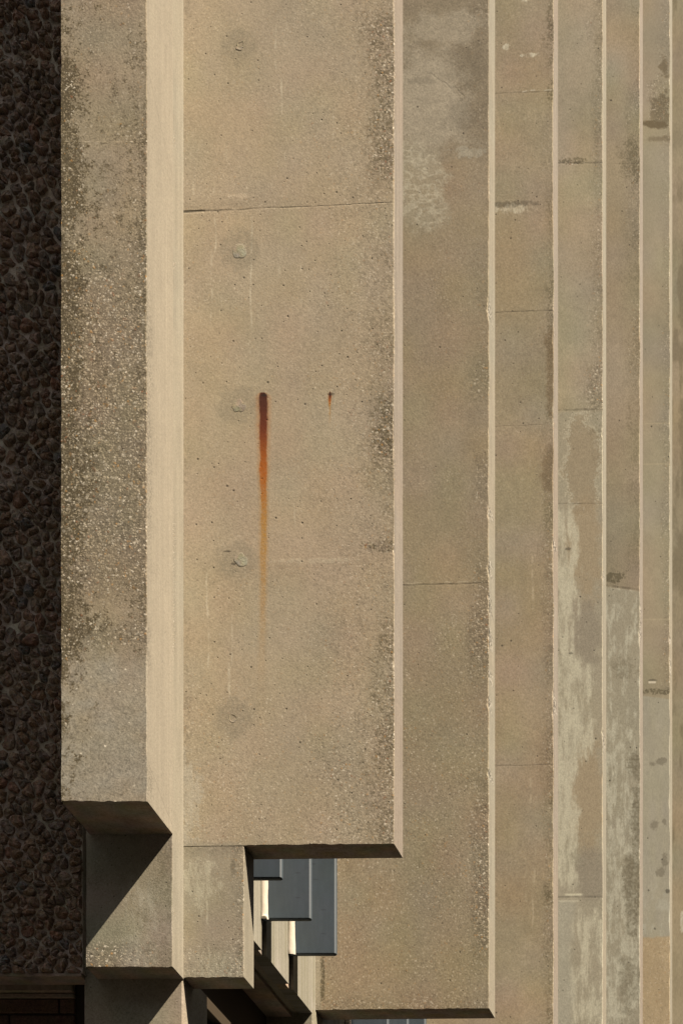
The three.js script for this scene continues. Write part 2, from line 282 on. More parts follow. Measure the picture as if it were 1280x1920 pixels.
// ---------------------------------------------------------------- facade wall with window bays
const WX = -5.305, YW = EYE + 6.65;
const wallMat = surface(1024, 512, (i, j, o) => {         // i runs along the wall, j up: cream, rain-streaked
  [o.r, o.g, o.b] = cs(196, 178, 146); const s = n2(i / 5, j / 400, 3) * 0.5 + n2(i / 2, j / 160, 5) * 0.35 + n2(i / 19, j / 300, 7) * 0.5;
  mul(o, 1 + 0.26 * s); if (s < -0.2) o.b *= 0.92;
  const ft = ss(46, 6, j + 26 * n2(i / 6, 1, 11) + 14 * n2(i / 2, j / 20, 12)); mixc(o, [0.33, 0.32, 0.31], 0.55 * ft * ss(-0.3, 0.4, n2(i / 30, 2, 13)));
  o.z += 0.5 * n2(i / 3, j / 200, 15); grain(o, i, j, 0.12, 0.1);
});
{
  const f = thing('facade_wall', 'cream rain streaked wall between the concrete fins', 'wall');
  const cuts = []; for (let b = 0; b < 7; b++) for (const dd of [0.81, 1.42, 1.99]) cuts.push(FD[b] + dd * (FD[b + 1] - FD[b]) / 2.57);
  let from = 12.70;
  for (const c of [...cuts, 30]) {
    const wg = box(WX - 0.11, WX, YW, 31, -Math.min(30, c - 0.001), -from), p = wg.attributes.position, uv = wg.attributes.uv; from = c + 0.10;
    for (let i = 0; i < p.count; i++) uv.setXY(i, (-p.getZ(i) - 12.7) / 3.4, (p.getY(i) - YW) / 1.9);
    part('spandrel', wg, wallMat, f);
  }
  part('channel_backing', metresUV(box(WX - 0.111, WX - 0.03, YW + 0.002, 30.9, -29.97, -12.72)), uDirt, f);
  part('soffit', metresUV(box(WX - 0.50, WX - 0.17, YW - 0.03, YW + 0.002, -30, -12.70)), uDirt, f);
  part('core', metresUV(box(WX - 0.50, WX - 0.112, YW + 0.004, 31, -29.98, -12.71)), colMat, f);
}
const frameMat = flat([0.055, 0.042, 0.028], 0.6), headMat = flat([0.045, 0.033, 0.022], 0.8), roomMat = flat([0.35, 0.33, 0.29], 0.9);
const glassMat = new THREE.MeshPhysicalMaterial({ color: new THREE.Color().setRGB(0.55, 0.6, 0.5), transmission: 1, thickness: 0, roughness: 0.04, ior: 1.5 });
for (let k = 0; k < 6; k++) {
  const za = -(k ? FD[k] + 0.38 : 13.0), zb = -FD[k + 1] + 0.045, n = thing('ribbon_window', k === 0 ? 'dark framed window under the wall beside the corner pier' : 'dark framed window under the facade wall between far columns', 'window', k ? 'windows between far columns' : undefined);
  const x = WX - 0.36;
  part('head_panel', box(x - 0.10, x - 0.02, EYE + 6.20, YW - 0.022, zb, za), headMat, n);
  part('head_frame', bbox(x - 0.08, x + 0.03, EYE + 6.10, EYE + 6.198, zb, za, 0.006), frameMat, n);
  part('sill_frame', bbox(x - 0.08, x + 0.03, 3.0, 3.09, zb, za, 0.006), frameMat, n);
  for (const t of [0, 0.5, 1]) { const z = lerp(za - 0.03, zb + 0.03, t); part('mullion', bbox(x - 0.07, x + 0.02, 3.092, EYE + 6.098, z - 0.028, z + 0.028, 0.005), frameMat, n); }
  for (const t of [0, 1]) { const a = lerp(za - 0.03, zb + 0.03, t / 2) - 0.03, b = lerp(za - 0.03, zb + 0.03, (t + 1) / 2) + 0.03; part('pane', new THREE.PlaneGeometry(a - b, EYE + 6.098 - 3.092).rotateY(Math.PI / 2).translate(x - 0.03, (EYE + 6.098 + 3.092) / 2, (a + b) / 2), glassMat, n); }
  part('apron', box(x - 0.08, x + 0.02, 0, 2.998, zb, za), headMat, n);
}
{
  const r = thing('room_partition', 'dark inner wall and ceiling behind the windows', 'wall');
  part('partition', box(-8.6, -8.4, 0, 8.2, -30, -13.4), roomMat, r);
  part('ceiling', box(-8.398, WX - 0.51, YW - 0.3, YW - 0.1, -30, -13.4), roomMat, r);
}

// ---------------------------------------------------------------- the fins
const X0 = -5.33, XR = -3.85, FT = 0.185, YB = EYE + 6.71;
const pinkish = [193, 170, 142], creamy = [199, 180, 147];
const base = (o, c, u, v, a, s) => { [o.r, o.g, o.b] = cf(...c); mottle(o, u, v, a, s); };
const gravelEdge = (o, u, v, xr, wid, s, k = 1) => { const m = k * ss(xr - wid, xr - wid * 0.1, u + wid * 0.9 * fbm(u / 25, v / 55, 4, s)) * (0.55 + 0.7 * fbm(v / 110, s, 3, s + 1)); if (m > 0) { aggregate(o, u, v, 4.2, clamp(m), 0.34, s + 2); } return m; };
const paint = [
  // wide near fin: rust run, five plugs, day joint
  (u, v, o, i, j) => {
    base(o, [167, 145, 113], u, v, 0.12, 101);
    const R = ss(520, 730, u + 60 * fbm(u / 80, v / 110, 3, 103)), lo = ss(1180, 1480, v);
    const sp = n2(u * 0.3, v * 0.3, 107) + 0.6 * n2(u * 0.13, v * 0.13, 109);
    mul(o, 1 - 0.20 * clamp(R * 0.8 + 0.25) * ss(0.0, 0.9, sp + 0.35 * fbm(u / 60, v / 60, 3, 111)));
    aggregate(o, u, v, 3.6, clamp(0.22 + 0.32 * R + 0.3 * lo + 0.25 * fbm(u / 70, v / 60, 3, 113)), 0.12, 115);
    const edgeDirt = ss(672, 738, u + 40 * fbm(u / 25, v / 50, 4, 117)) * clamp(0.35 + band(v, 40, 330, 60) + 0.8 * band(v, 700, 870, 40) + 0.7 * band(v, 1010, 1040, 20) + 0.6 * band(v, 1180, 1580, 80) + 0.7 * fbm(v / 80, 2, 3, 118));
    mixc(o, [0.16, 0.135, 0.075], 0.55 * clamp(edgeDirt) * ss(-0.4, 0.5, sp)); aggregate(o, u, v, 4.4, clamp(edgeDirt * 1.1), 0.25, 119);
    const bl = Math.max(blob(u, v, 712, 1027, 34, 9, 0.6, 9, 121), blob(u, v, 722, 810, 18, 50, 0.6, 14, 123), blob(u, v, 725, 775, 12, 14, 0.6, 10, 124));
    mixc(o, [0.12, 0.10, 0.055], 0.6 * bl * ss(-0.5, 0.4, sp)); aggregate(o, u, v, 4.5, bl, 0.2, 125);
    const LE = ss(362, 345, u + 14 * fbm(v / 60, 1, 3, 127)) * clamp(0.2 + fbm(v / 120, 3, 3, 128) + band(v, 1290, 1580, 60)); mul(o, 1 - 0.2 * clamp(LE) * ss(-0.3, 0.5, sp));
    const ll = blob(u, v, 352, 1500, 22, 95, 0.8, 20, 129); lime(o, u, v, ll, cf(178, 164, 138), 0.5);
    const low = ss(1572, 1582, v + 5 * fbm(u / 20, 1, 3, 131)) * ss(470, 440, u); mixc(o, cf(150, 136, 110), low * 0.6);
    pits(o, u, v, 15, 0.10, 1.4, 133); pits(o, u + 9, v, 40, 0.12, 2, 134);
    for (const [x, y0, y1, w, a] of [[519, 45, 130, 1.4, 0.5], [529, 120, 215, 1.6, 0.5], [536, 285, 305, 1.5, 0.4], [626, 205, 265, 1.4, 0.5], [426, 255, 310, 1.6, 0.35], [403, 405, 475, 1.2, 0.55], [396, 470, 620, 1.6, 0.4], [473, 400, 635, 1.6, 0.5], [524, 405, 530, 2.2, 0.4], [567, 480, 510, 1.4, 0.4], [566, 560, 595, 1.4, 0.4], [389, 1060, 1250, 1.5, 0.45], [434, 1150, 1250, 1.2, 0.4], [429, 1240, 1310, 2.2, 0.5], [552, 930, 990, 1.2, 0.35], [361, 330, 362, 2.5, 0.4], [400, 350, 366, 1.4, 0.6]]) streak(o, u, v, x, y0, y1, w, a, cf(205, 186, 152), Math.round(x));
    for (const [x, y, r] of [[448, 83, 30], [450, 469, 36], [447, 760, 36], [447, 1050, 33], [437, 1345, 33]]) { const q = Math.hypot(u - x, v - y) / r; if (q < 1.7) { const k = ss(1.35, 0.75, q + 0.5 * fbm(u / 12, v / 12, 3, 135)); mixc(o, cf(133, 118, 93), 0.58 * k * (0.75 + 0.4 * n2(u * 0.4, v * 0.4, 136))); } }
    const yj = 394 - 0.027 * (u - 347) + 0.6 * Math.sin(u / 30);
    lineAt(o, u, v, yj, lerp(1.6, 0.8, ss(380, 740, u)), lerp(0.75, 0.35, ss(370, 520, u)), 1.6, 1.6, 137);
    if (u < 385) lineAt(o, u, v, yj + 1, 2.2, 0.8 * ss(385, 350, u), 2.5, 2, 138);
    const over = band(v, yj - 18, yj - 3, 7) * ss(640, 420, u); mul(o, 1 - 0.13 * over * (0.7 + 0.5 * n2(u / 7, v / 5, 139)));
    lime(o, u, v, blob(u, v, 585, 1052, 75, 5, 0.8, 10, 141), cf(185, 165, 132), 0.5); mul(o, 1 - 0.08 * band(v, 1058, 1100, 16) * band(u, 360, 640, 60) * ss(-0.3, 0.5, sp));
    mul(o, 1 - 0.7 * blob(u, v, 427, 1032, 7, 1.6, 0.5, 5, 143)); mul(o, 1 - 0.6 * blob(u, v, 438, 1056, 5, 2.4, 0.5, 5, 144));
    mul(o, 1 + 0.2 * blob(u, v, 448, 365, 22, 4, 0.9, 5, 145));
    grain(o, i, j, 0.17, 0.20);
    // rust run below a cut bolt
    const rust = (xc, y0, len, hw, dark) => {
      const y = v - y0; if (y < -3 || y > len * 1.15) return;
      const t = clamp(y / len), wob = xc + 2.5 * Math.sin(y / 170) - 3 * t + 1.0 * n2(v / 30, xc, 151), w = hw * (t < 0.06 ? lerp(1, 0.95, t / 0.06) : lerp(0.95, 0.62, ss(0.06, 0.45, t))) * (y < 5 ? Math.sqrt(clamp((y + 4) / 9)) : 1);
      const e = Math.abs(u - wob), gr = 0.8 + 0.35 * n2(i * 0.5, j * 0.5, 153);
      const ew = e + 0.9 * n2(u / 2.2, v / 7, 155) + 1.2 * n2(v / 22, xc, 156), core = ss(w * 1.12, w * 0.62, ew), halo = ss(w * 2.2, w * 0.7, ew) * 0.55;
      const str = ss(1.12, 0.22, t), a = clamp(core * Math.pow(str, 1.7) * lerp(1, gr, ss(0.05, 0.5, t)) * 1.04), c0 = [0.062, 0.010, 0.002], c1 = [0.15, 0.026, 0.002], c2 = [0.37, 0.105, 0.005], c3 = [0.42, 0.225, 0.035];
      const c = [0, 1, 2].map((q) => lerp(lerp(lerp(c0[q], c1[q], ss(0, 0.16, t)), c2[q], ss(0.10, 0.26, t)), c3[q], ss(0.24, 0.48, t)));
      mixc(o, [lerp(0.42, c3[0], t), lerp(0.15, c3[1], ss(0, 0.4, t)), lerp(0.015, c3[2], ss(0, 0.4, t))], clamp(halo * str * gr)); mixc(o, c, a);
      if (y < 7) mul(o, 1 - 0.6 * blob(u, v, xc + 2, y0 + 2, 6, 3, 0.4, 4, 157));
    };
    rust(494, 738, 560, 9.0, true); rust(621, 738, 60, 3.2, false);
  },
  // second fin: trowelled grey top, lime flare, washed lower right edge
  (u, v, o, i, j) => {
    base(o, [149, 129, 99], u, v, 0.18, 201);
    const t = ss(320, 270, v + 46 * fbm(u / 50, v / 50, 4, 203) - 0.12 * (u - 830)), tr = 0.5 * n2((u * 0.8 + v) / 3.2, (v - u * 0.7) / 8, 205) + 0.7 * fbm(u / 12, v / 9, 4, 206);
    const gl = Math.max(blob(u, v, 800, 205, 78, 110, 0.6, 40, 207), 0.8 * blob(u, v, 845, 55, 70, 30, 0.9, 30, 208)); mixc(o, cf(134, 117, 92), t * 0.85); mixc(o, cf(166, 149, 122), t * 0.8 * gl); mul(o, 1 + t * 0.13 * tr); o.z += t * 0.3 * tr + t * 0.9 * fbm(u / 40, v / 30, 3, 209);
    mul(o, 1 - 0.19 * t * Math.max(blob(u, v, 868, 222, 26, 30, 0.8, 16, 211), blob(u, v, 880, 120, 34, 45, 0.8, 20, 212) * 0.7, blob(u, v, 790, 152, 24, 7, 0.5, 8, 213)));
    const cr = Math.abs(v - (150 + (u - 825) * 0.62 + 4 * n2(u / 9, 2, 214))); if (cr < 4 && u > 800 && u < 872) { mul(o, 1 - 0.22 * ss(2.4, 0.5, cr)); o.z -= 0.4 * ss(3, 0.5, cr); }
    const lf = Math.max(blob(u, v, 778, 350, 60, 72, 0.55, 30, 215), blob(u, v, 800, 400, 14, 26, 0.4, 14, 216)), fr = ss(0.30, 0.0, Math.abs(fbm(u / 15, v / 9, 4, 217))) * (0.6 + 0.5 * fbm(u / 5, v / 4, 3, 222)); if (lf > 0) { mixc(o, cf(160, 145, 117), 0.55 * lf); mixc(o, cf(190, 174, 143), lf * 0.95 * clamp(fr)); }
    lime(o, u, v, blob(u, v, 875, 288, 36, 12, 0.9, 10, 218), cf(172, 158, 132), 0.6);
    aggregate(o, u, v, 3.4, clamp(0.2 + 0.3 * ss(1050, 1250, v) + 0.25 * fbm(u / 60, v / 70, 3, 219)) * (1 - t), 0.14, 221);
    const ge = ss(868, 905, u + 20 * fbm(u / 20, v / 60, 4, 223)) * clamp(0.8 * band(v, 1090, 1260, 50) + band(v, 1480, 1800, 50) + 0.3 + 0.7 * fbm(v / 90, 4, 3, 224)); aggregate(o, u, v, 4.4, clamp(ge), 0.32, 225);
    const fb = ss(1600, 1880, v) * band(u, 600, 900, 60); o.r *= 1 + 0.03 * fb; o.b *= 1 - 0.06 * fb;
    lineAt(o, u, v, 1098 - 0.02 * (u - 755), 1.5, 0.42, 1.2, 1.8, 227); if (u > 755 && u < 905) { const e = Math.abs(v - (1094 - 0.02 * (u - 755) + n2(u / 7, 1, 228))); mixc(o, cf(185, 165, 132), 0.5 * ss(2, 0.5, e) * ss(-0.3, 0.4, n2(u / 14, 5, 229))); }
    streak(o, v * 0 + v, u, 1392 + 0.06 * (u - 755) * 0, 755, 850, 1.3, 0.25, cf(180, 160, 128), 230);
    const st = ss(620, 596, u + 6 * n2(v / 30, 1, 231)); if (v > 1600) { mixc(o, cf(172, 156, 126), 0.5 * ss(606, 597, u)); wash(o, u, v, i, j, band(u, 600, 609, 3) * band(v, 1790, 1880, 12), 0.55); }
    aggregate(o, u, v, 3.4, 0.7 * ss(1850, 1890, v + 12 * fbm(u / 20, 1, 3, 233)), 0.2, 235);
    pits(o, u, v, 22, 0.07, 1.2, 237); grain(o, i, j, 0.2, 0.22);
  },
  // third: joints, pale drips, brown damp stain on the right
  (u, v, o, i, j) => {
    base(o, [155, 134, 103], u, v, 0.22, 301);
    mixc(o, cf(158, 134, 98), 0.6 * band(v, 400, 600, 40) * ss(1030, 950, u));
    const rs = ss(1010, 1036, u + 16 * fbm(u / 14, v / 40, 4, 303)); wash(o, u, v, i, j, rs * clamp(0.5 + 0.6 * fbm(v / 60, 2, 3, 305)), 0.3);
    const br = Math.max(blob(u, v, 1034, 650, 13, 34, 0.6, 14, 307), blob(u, v, 1034, 720, 9, 60, 0.6, 14, 308), blob(u, v, 1032, 888, 17, 48, 0.6, 16, 309)); mixc(o, cf(120, 98, 68), 0.75 * br);
    aggregate(o, u, v, 3.6, clamp(ss(1008, 1034, u + 14 * fbm(u / 10, v / 30, 3, 311)) * 0.6 * clamp(0.4 + band(v, 930, 1260, 40) + band(v, 1340, 1900, 60))), 0.25, 313);
    for (const [y, k, w] of [[176, 0.35, 1.2], [586, 0.5, 1.2], [1437, 0.3, 1.2], [800, 0.2, 1]]) lineAt(o, u, v, y - 0.02 * (u - 935), w, k, 0.8, 1.5, y);
    if (Math.abs(v - 173) < 6) mixc(o, cf(196, 180, 150), 0.75 * ss(1.8, 0.4, Math.abs(v - 173 + 0.03 * (u - 985) - 1.5 * n2(u / 6, 3, 317))) * band(u, 960, 1035, 8) * ss(-0.4, 0.2, n2(u / 8, 4, 318)));
    lime(o, u, v, Math.max(blob(u, v, 950, 88, 7, 6, 0.6, 5, 319), blob(u, v, 996, 105, 16, 4, 0.8, 5, 320), blob(u, v, 984, 1, 8, 6, 0.6, 5, 321)), cf(200, 184, 152), 0.9);
    const ch = blob(u, v, 965, 392, 40, 9, 0.7, 9, 323); lime(o, u, v, ch, cf(196, 178, 145), 0.85); mul(o, 1 - 0.4 * blob(u, v, 962, 384, 44, 5, 0.9, 7, 325)); o.z -= 0.6 * ch;
    const arc = fbm(u / 9, v / 60, 3, 327); mixc(o, cf(178, 155, 120), 0.25 * ss(0.1, 0.02, Math.abs(arc)) * band(v, 190, 370, 30));
    for (const [x, a, b, w] of [[996, 1440, 1520, 1.8], [985, 1600, 1690, 2], [1004, 1590, 1660, 1.5], [998, 1640, 1760, 1.6], [985, 1760, 1810, 1.4], [1001, 1040, 1110, 1.6], [1000, 1100, 1145, 2], [1000, 1400, 1440, 1.5]]) streak(o, u, v, x, a, b, w, 0.5, cf(188, 166, 130), x + a);
    wash(o, u, v, i, j, 0.8 * ss(1022, 1036, u + 6 * n2(v / 20, 1, 329)) * ss(330, 40, v), 0.3);
    pits(o, u, v, 17, 0.09, 1, 331); aggregate(o, u, v, 3.2, 0.16, 0.08, 333); wash(o, u, v, i, j, 0.55 * ss(985, 1036, u + 25 * fbm(u / 20, v / 70, 3, 341)), 0.16); grain(o, i, j, 0.18, 0.18);
  },
  // fourth: chalky lime patches from mid-height down
  (u, v, o, i, j) => {
    base(o, [158, 140, 110], u, v, 0.2, 401);
    const ge = ss(1095, 1126, u + 18 * fbm(u / 14, v / 50, 3, 403)); aggregate(o, u, v, 3.6, clamp(0.55 * ge * (0.7 * ss(900, 700, v) + 0.35) + 0.6 * band(v, 690, 768, 25) * ss(1065, 1110, u)), 0.22, 405);
    lineAt(o, u, v, 307, 1.6, 0.4, 1, 1.2, 407); wash(o, u, v, i, j, blob(u, v, 1072, 303, 26, 7, 0.5, 8, 409), 0.45); aggregate(o, u, v, 3.2, blob(u, v, 1072, 306, 22, 4, 0.5, 6, 410), 0.2, 411);
    const lowz = ss(768, 776, v - 3 * n2(u / 12, 1, 413)); mixc(o, cf(158, 145, 118), 0.65 * lowz); lineAt(o, u, v, 770, 2, 0.3, 1, 2, 414);
    const pt = blob(u, v, 1095, 880, 36, 95, 0.4, 24, 415); mixc(o, cf(150, 129, 98), 0.75 * pt * lowz); if (lowz > 0.5) mixc(o, cf(190, 175, 143), 0.55 * ss(0.09, 0.02, Math.abs(pt - 0.5) * 0.4) * (pt > 0.02 && pt < 0.98 ? 1 : 0));
    const br2 = Math.max(blob(u, v, 1098, 1030, 32, 90, 0.5, 22, 417), blob(u, v, 1102, 1490, 30, 100, 0.4, 24, 418)); mixc(o, cf(157, 134, 101), 0.75 * br2);
    const gy = Math.max(blob(u, v, 1098, 1180, 30, 60, 0.5, 20, 419), blob(u, v, 1106, 1640, 30, 48, 0.3, 20, 420)); mixc(o, cf(140, 125, 102), 0.75 * gy);
    const W1 = clamp(band(v, 940, 1670, 30) * ss(1100, 1070, u + 22 * fbm(u / 20, v / 45, 4, 421)) + ss(1200, 1290, v) * ss(1450, 1400, v) * ss(1130, 1105, u + 18 * fbm(u / 18, v / 36, 4, 423)) + 0.75 * ss(1690, 1720, v) * ss(1000, 1120, u + 30 * fbm(u / 16, v / 30, 4, 424)));
    const st = fbm(u / 6, v / 38, 4, 425) * 0.8 + fbm(u / 18, v / 30, 3, 427) * 0.7; mixc(o, cf(193, 179, 147), 0.8 * ss(0.0, 0.62, W1 * 0.72 + st * 0.6 + 0.16 * n2(u / 1.7, v / 6, 426) - 0.28) * ss(0, 0.3, W1));
    if (v > 1690) mixc(o, cf(166, 155, 130), 0.6 * ss(1085, 1065, u + 10 * fbm(v / 30, 2, 3, 428)));
    lineAt(o, u, v, 946, 1.2, 0.35, 0.8, 1.2, 429); if (v < 1700) lineAt(o, u, v, 1683, 2, 0.3, 1, 1, 430); mixc(o, cf(205, 190, 155), 0.8 * band(v, 1676, 1680, 1.2) * band(u, 1060, 1092, 4)); mixc(o, cf(196, 182, 150), 0.6 * band(v, 1688, 1692, 1.5) * band(u, 1047, 1085, 4));
    mul(o, 1 - 0.55 * Math.max(blob(u, v, 1066, 1030, 5, 2.5, 0.4, 4, 431), blob(u, v, 1071, 1226, 4, 2, 0.3, 4, 432)));
    wash(o, u, v, i, j, 0.6 * ss(1085, 1128, u + 25 * fbm(u / 20, v / 70, 3, 441)) * ss(1000, 800, v), 0.2); pits(o, u, v, 15, 0.06, 1, 433); grain(o, i, j, 0.16, 0.15);
  },
  // fifth: brown above, grey blotched render below, dirty right edge
  (u, v, o, i, j) => {
    base(o, [150, 132, 103], u, v, 0.22, 501);
    const ge = ss(1165, 1198, u + 22 * fbm(u / 14, v / 45, 3, 503)) * clamp(0.15 + band(v, 155, 480, 60) + band(v, 560, 700, 40) + 0.5 * fbm(v / 50, 1, 3, 505)); aggregate(o, u, v, 3.4, 0.6 * clamp(ge) * ss(1050, 900, v), 0.2, 507);
    wash(o, u, v, i, j, 0.8 * blob(u, v, 1185, 310, 34, 40, 0.7, 16, 509), 0.3); lineAt(o, u, v, 308, 1, 0.25, 0.5, 1, 510);
    mul(o, 1 - 0.12 * ss(905, 915, v) * ss(1108, 1098, v)); lineAt(o, u, v, 910, 1.2, 0.2, 0.5, 1, 511); wash(o, u, v, i, j, blob(u, v, 1153, 1082, 22, 10, 0.8, 9, 512), 0.5);
    const low = ss(1099, 1104, v - 0.14 * (u - 1140)); mixc(o, cf(154, 142, 116), 0.75 * low); lineAt(o, u, v, 1100 + 0.14 * (u - 1140), 2.2, 0.4 * (u > 1150 ? 1 : 0.5), 1.4, 1, 513);
    const st = fbm(u / 8, v / 20, 4, 515) + 0.5 * fbm(u / 3, v / 26, 3, 517); mixc(o, cf(187, 175, 146), low * 0.7 * ss(-0.1, 0.65, st + 0.2 * n2(u / 1.7, v / 4, 518) + 0.25 * ss(1290, 1420, v) - 0.2 * ss(1180, 1198, u)));
    const dk = Math.max(blob(u, v, 1190, 1433, 13, 20, 0.5, 10, 519), blob(u, v, 1196, 1530, 12, 70, 0.7, 14, 520), blob(u, v, 1188, 1670, 18, 75, 0.7, 14, 521), blob(u, v, 1170, 1255, 22, 16, 0.9, 9, 522) * 0.6, blob(u, v, 1182, 1850, 18, 60, 0.9, 12, 523) * 0.7); mixc(o, cf(104, 92, 68), low * 0.8 * clamp(dk) * (0.75 + 0.35 * n2(u / 3, v / 3, 524)));
    wash(o, u, v, i, j, 0.6 * ss(1150, 1198, u + 22 * fbm(u / 20, v / 70, 3, 541)) * ss(1120, 1050, v), 0.22); pits(o, u, v, 15, 0.05, 1, 525); grain(o, i, j, 0.16, 0.15);
  },
  // sixth: black blotch near the top, smooth grey repair above an orange-tan foot
  (u, v, o, i, j) => {
    base(o, [156, 138, 109], u, v, 0.19, 601);
    const ge = ss(1230, 1252, u + 14 * fbm(u / 10, v / 40, 3, 603)); aggregate(o, u, v, 3.2, clamp(ge * 0.5) * ss(1310, 1290, v), 0.25, 605);
    const dk = Math.max(blob(u, v, 1230, 234, 26, 7, 0.6, 10, 607), blob(u, v, 1240, 205, 18, 28, 0.9, 9, 608) * 0.7, blob(u, v, 1246, 130, 8, 20, 0.8, 8, 609) * 0.8, blob(u, v, 1238, 262, 20, 6, 0.7, 8, 610) * 0.6); mixc(o, cf(92, 74, 46), 0.8 * clamp(dk)); aggregate(o, u, v, 3.2, 0.7 * blob(u, v, 1236, 190, 20, 42, 0.7, 12, 611), 0.2, 612);
    const g1 = ss(262, 285, v) * ss(470, 420, v); mixc(o, cf(152, 138, 111), 0.5 * g1);
    for (const y of [795, 871, 1162]) { const e = Math.abs(v - y); mixc(o, cf(178, 157, 120), 0.5 * ss(1.6, 0.5, e)); }
    mul(o, 1 - 0.14 * ss(1230, 1296, v) * ss(1306, 1303, v) * (0.6 + 0.6 * n2(u / 6, v / 6, 613))); wash(o, u, v, i, j, blob(u, v, 1230, 1298, 28, 6, 0.6, 8, 614), 0.5);
    const rep = ss(1304, 1307, v - 0.14 * (u - 1208)) * ss(1760, 1756, v + 2 * n2(u / 8, 1, 615)); if (rep > 0) { mixc(o, cf(160, 148, 122), 0.85 * rep); mul(o, 1 + 0.07 * fbm(u / 14, v / 40, 4, 616) + 0.05 * n2(u / 2, v / 9, 618)); o.b *= 1 - 0.03 * n2(u / 12, v / 40, 619); mixc(o, cf(180, 170, 145), 0.4 * rep * ss(1620, 1700, v) * ss(0, 0.4, fbm(u / 8, v / 20, 3, 617))); const bl = Math.max(...[[1240, 1428, 10, 6], [1224, 1433, 6, 4], [1228, 1547, 7, 9], [1246, 1541, 4, 5], [1238, 1635, 8, 9], [1246, 1615, 6, 14]].map(([a, b, c, d], k) => blob(u, v, a, b, c, d, 0.6, 6, 620 + k))); mixc(o, cf(124, 112, 90), 0.8 * rep * bl); mul(o, 1 - 0.6 * rep * Math.max(blob(u, v, 1252, 1672, 4, 4, 0.3, 4, 630), blob(u, v, 1216, 1670, 1.6, 1.6, 0.2, 3, 631), blob(u, v, 1228, 1742, 2, 2, 0.2, 3, 632))); }
    const ft = ss(1755, 1761, v + 2 * n2(u / 8, 1, 615)); mixc(o, cf(172, 145, 106), 0.85 * ft); mul(o, 1 + 0.1 * ft * fbm(u / 9, v / 16, 4, 633)); aggregate(o, u, v, 3.4, 0.35 * ft, 0.1, 634); mixc(o, cf(196, 172, 130), 0.45 * ft * ss(0.07, 0.01, Math.abs(fbm(u / 14, v / 14, 3, 635))) * ss(1830, 1780, v));
    pits(o, u, v, 14, 0.04, 1, 636); if (ft < 0.5 && rep < 0.5) { mul(o, 1 - 0.5 * blob(u, v, 1224, 1277, 8, 3, 0.2, 4, 637)); mixc(o, [0.7, 0.68, 0.6], 0.9 * band(v, 1278, 1282, 1) * band(u, 1216, 1230, 1)); } grain(o, i, j, 0.10, 0.1);
  },
  // seventh: brown, mottled, dark patches
  (u, v, o, i, j) => {
    base(o, [148, 130, 100], u, v, 0.22, 701); const dk = ss(0.05, 0.45, fbm(u / 16, v / 60, 4, 703) + 0.3 * band(v, 360, 560, 40) + 0.2 * band(v, 720, 1180, 80)); mixc(o, cf(112, 97, 70), 0.6 * dk);
    mixc(o, cf(160, 140, 106), 0.7 * ss(1650, 1720, v)); lime(o, u, v, blob(u, v, 1279, 1730, 4, 20, 0.4, 8, 705), cf(195, 180, 150), 0.9);
    grain(o, i, j, 0.11, 0.12);
  },
];
const finLabel = [
  'wide concrete fin with a long rust streak and round mortar plugs', 'concrete fin with a swirled grey patch high up, behind the rust streaked fin',
  'concrete fin with thin joints and damp brown edge, beside the chalky patched fin', 'concrete fin covered in large chalky white lime patches',
  'concrete fin blotched grey and dirty black along its edge, beyond the chalky fin', 'concrete fin with smooth grey repair above an orange tan foot',
  'brown mottled concrete fin beyond the one with the grey repair', 'plain concrete fin at the far end of the row'];
const finShort = ['rust streaked fin', 'fin with the swirled grey patch', 'fin with the damp brown edge', 'chalky patched fin', 'dirty blotched fin', 'fin with the grey repair', 'brown mottled fin', 'end fin'];
const sizes = [[512, 1800], [512, 1960], [400, 1960], [380, 1960], [360, 1960], [340, 1960], [256, 1024]];
const YAW = 0.019; let lastMat;
